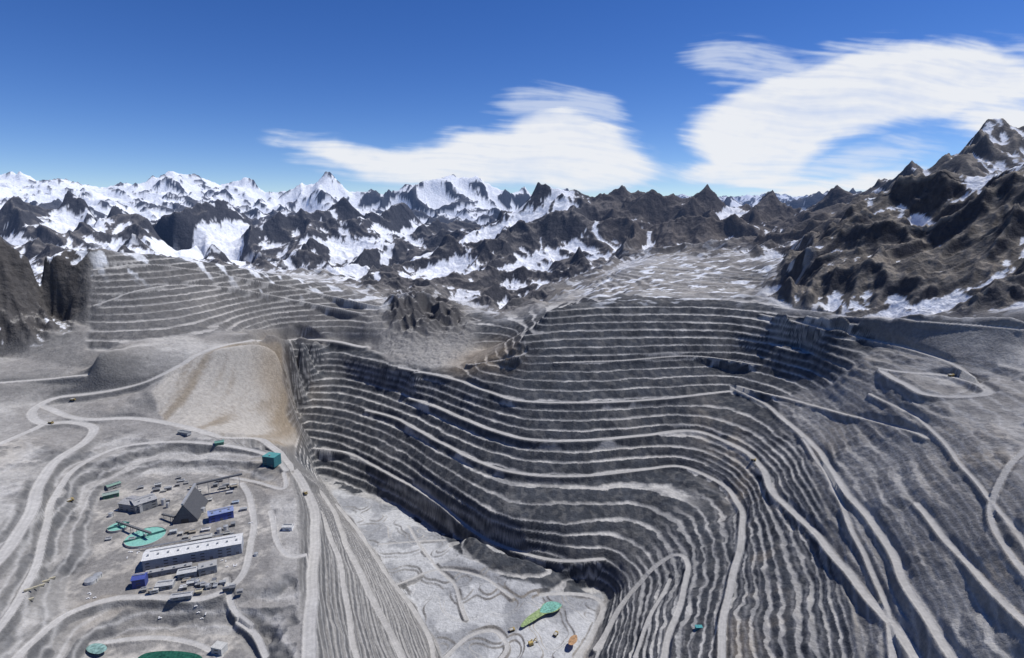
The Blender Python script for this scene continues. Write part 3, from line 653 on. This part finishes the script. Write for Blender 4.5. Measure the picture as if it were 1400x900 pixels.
WISP=[[(922,80),(935,58),(985,43),(1050,58),(1100,85),(1040,112),(960,100)],[(370,215),(430,205),(520,235),(600,262),(480,245)],[(1300,45),(1550,60),(1550,110),(1380,100)],[(680,160),(690,130),(725,115),(790,125),(850,150),(860,200),(700,195)],[(1000,230),(1150,205),(1250,185),(1300,215),(1100,260)],[(950,130),(1150,60),(1260,42),(1100,110)]]
def cm(polys,bh,bv):
    m=np.zeros(cu.shape)
    for p in polys: m=np.maximum(m,inpoly(wu_,wv_,p).astype(float))
    for _ in range(3): m=boxb(boxb(m,bv,0),bh,1)
    return m
m1=cm(CL,13,13); m2=cm(WISP,12,11)
sx=cu+cvv*.9+fld(cu/200,cvv/90,260,3)*50; sy=cvv-cu*.10+fld(cu/260,cvv/160,270,2)*26
st=fld(sx/110,sy/8,240,5); st2=fld(sx/190,sy/42,250,4); st3=fld(cu/22,cvv/12,280,4)
den=sstep(.12,.98,m1*1.12+(st*.60+st2*.60+st3*.18)*(1.10-m1)*sstep(0,.25,m1))
den=den*np.clip(.94+.55*st2*(1.25-.8*m1)+.18*st+.08*st3,0,1)
den=np.clip(den,0,.97)
den=np.maximum(den,np.clip(sstep(.20,1.15,m2*.95+(st*.75+st2*.5+.15*st3)*sstep(0,.4,m2))*.62,0,.62)*sstep(.03,.35,m2))
low=sstep(300,250,cvv)*sstep(225,262,cvv)*sstep(900,1150,cu)*np.clip(.30+st*.5+st2*.6,0,.8)
den=np.maximum(den,low)
me=bpy.data.meshes.new('cloud'); nv=NCU*NCV
me.vertices.add(nv); me.vertices.foreach_set('co',np.stack([cx,cy,czz],-1).reshape(-1).astype(np.float32))
vi=np.arange(nv).reshape(NCV,NCU); q=np.stack([vi[:-1,:-1],vi[:-1,1:],vi[1:,1:],vi[1:,:-1]],-1).reshape(-1,4)
dq=np.maximum.reduce([den[:-1,:-1],den[1:,1:],den[1:,:-1],den[:-1,1:]]).ravel(); q=q[dq>.002]
me.loops.add(len(q)*4); me.loops.foreach_set('vertex_index',q.ravel().astype(np.int32)); me.polygons.add(len(q)); me.polygons.foreach_set('loop_start',(np.arange(len(q))*4).astype(np.int32))
a=me.attributes.new('cover','FLOAT','POINT'); a.data.foreach_set('value',den.ravel().astype(np.float32))
me.update(calc_edges=True)
m,nt=newmat('ice_cloud'); lk=nt.links.new  # sunlit brightness is painted as emission; the sun does not light it
at=nd(nt,'ShaderNodeAttribute',attribute_name='cover'); e=nd(nt,'ShaderNodeEmission'); 
cr=nd(nt,'ShaderNodeValToRGB'); cr.color_ramp.elements[0].color=(.66,.76,.93,1); cr.color_ramp.elements[1].color=(.85,.87,.91,1); cr.color_ramp.elements[0].position=.3; cr.color_ramp.elements[1].position=.95
lk(at.outputs['Fac'],cr.inputs[0]); lk(cr.outputs[0],e.inputs[0])
tr=nd(nt,'ShaderNodeBsdfTransparent'); mx=nd(nt,'ShaderNodeMixShader'); o=nd(nt,'ShaderNodeOutputMaterial')
lk(at.outputs['Fac'],mx.inputs[0]); lk(tr.outputs[0],mx.inputs[1]); lk(e.outputs[0],mx.inputs[2]); lk(mx.outputs[0],o.inputs[0])
m.cycles.emission_sampling='NONE'
me.materials.append(m); co=bpy.data.objects.new('cloud',me); S.collection.objects.link(co)
# ------------------------------------------------------------------ light, sky, camera
sd=Vector((.60,.20,0)).normalized(); elv=math.radians(60)
sv=Vector((sd.x*math.cos(elv),sd.y*math.cos(elv),math.sin(elv)))
sun=bpy.data.lights.new('sun','SUN'); sun.energy=5.0; sun.angle=math.radians(.5); sun.color=(1,.97,.925)
so=bpy.data.objects.new('sun',sun); S.collection.objects.link(so); so.rotation_euler=sv.to_track_quat('Z','Y').to_euler()
w=bpy.data.worlds.new('World'); S.world=w; w.use_nodes=True; nt=w.node_tree; lk=nt.links.new
bg=nt.nodes['Background']; sk=nt.nodes.new('ShaderNodeTexSky'); sk.sky_type='NISHITA'; sk.sun_disc=False
sk.sun_elevation=elv; sk.sun_rotation=math.atan2(sd.x,sd.y); sk.altitude=3500; sk.air_density=1.0; sk.dust_density=.1; sk.ozone_density=3.0
hs=nt.nodes.new('ShaderNodeHueSaturation'); hs.inputs['Saturation'].default_value=1.28; hs.inputs['Hue'].default_value=.515
lk(sk.outputs[0],hs.inputs['Color']); lk(hs.outputs[0],bg.inputs[0]); bg.inputs[1].default_value=.115
cam=bpy.data.cameras.new('camera'); cam.lens=FP/1400*36; cam.sensor_width=36; cam.clip_start=1; cam.clip_end=300000
c=bpy.data.objects.new('camera',cam); S.collection.objects.link(c); c.location=(0,0,HC); c.rotation_euler=(math.radians(90)-PITCH,0,0); S.camera=c
S.view_settings.view_transform='Standard'; S.view_settings.look='None'; S.view_settings.exposure=0
print('done',time.time()-T0)
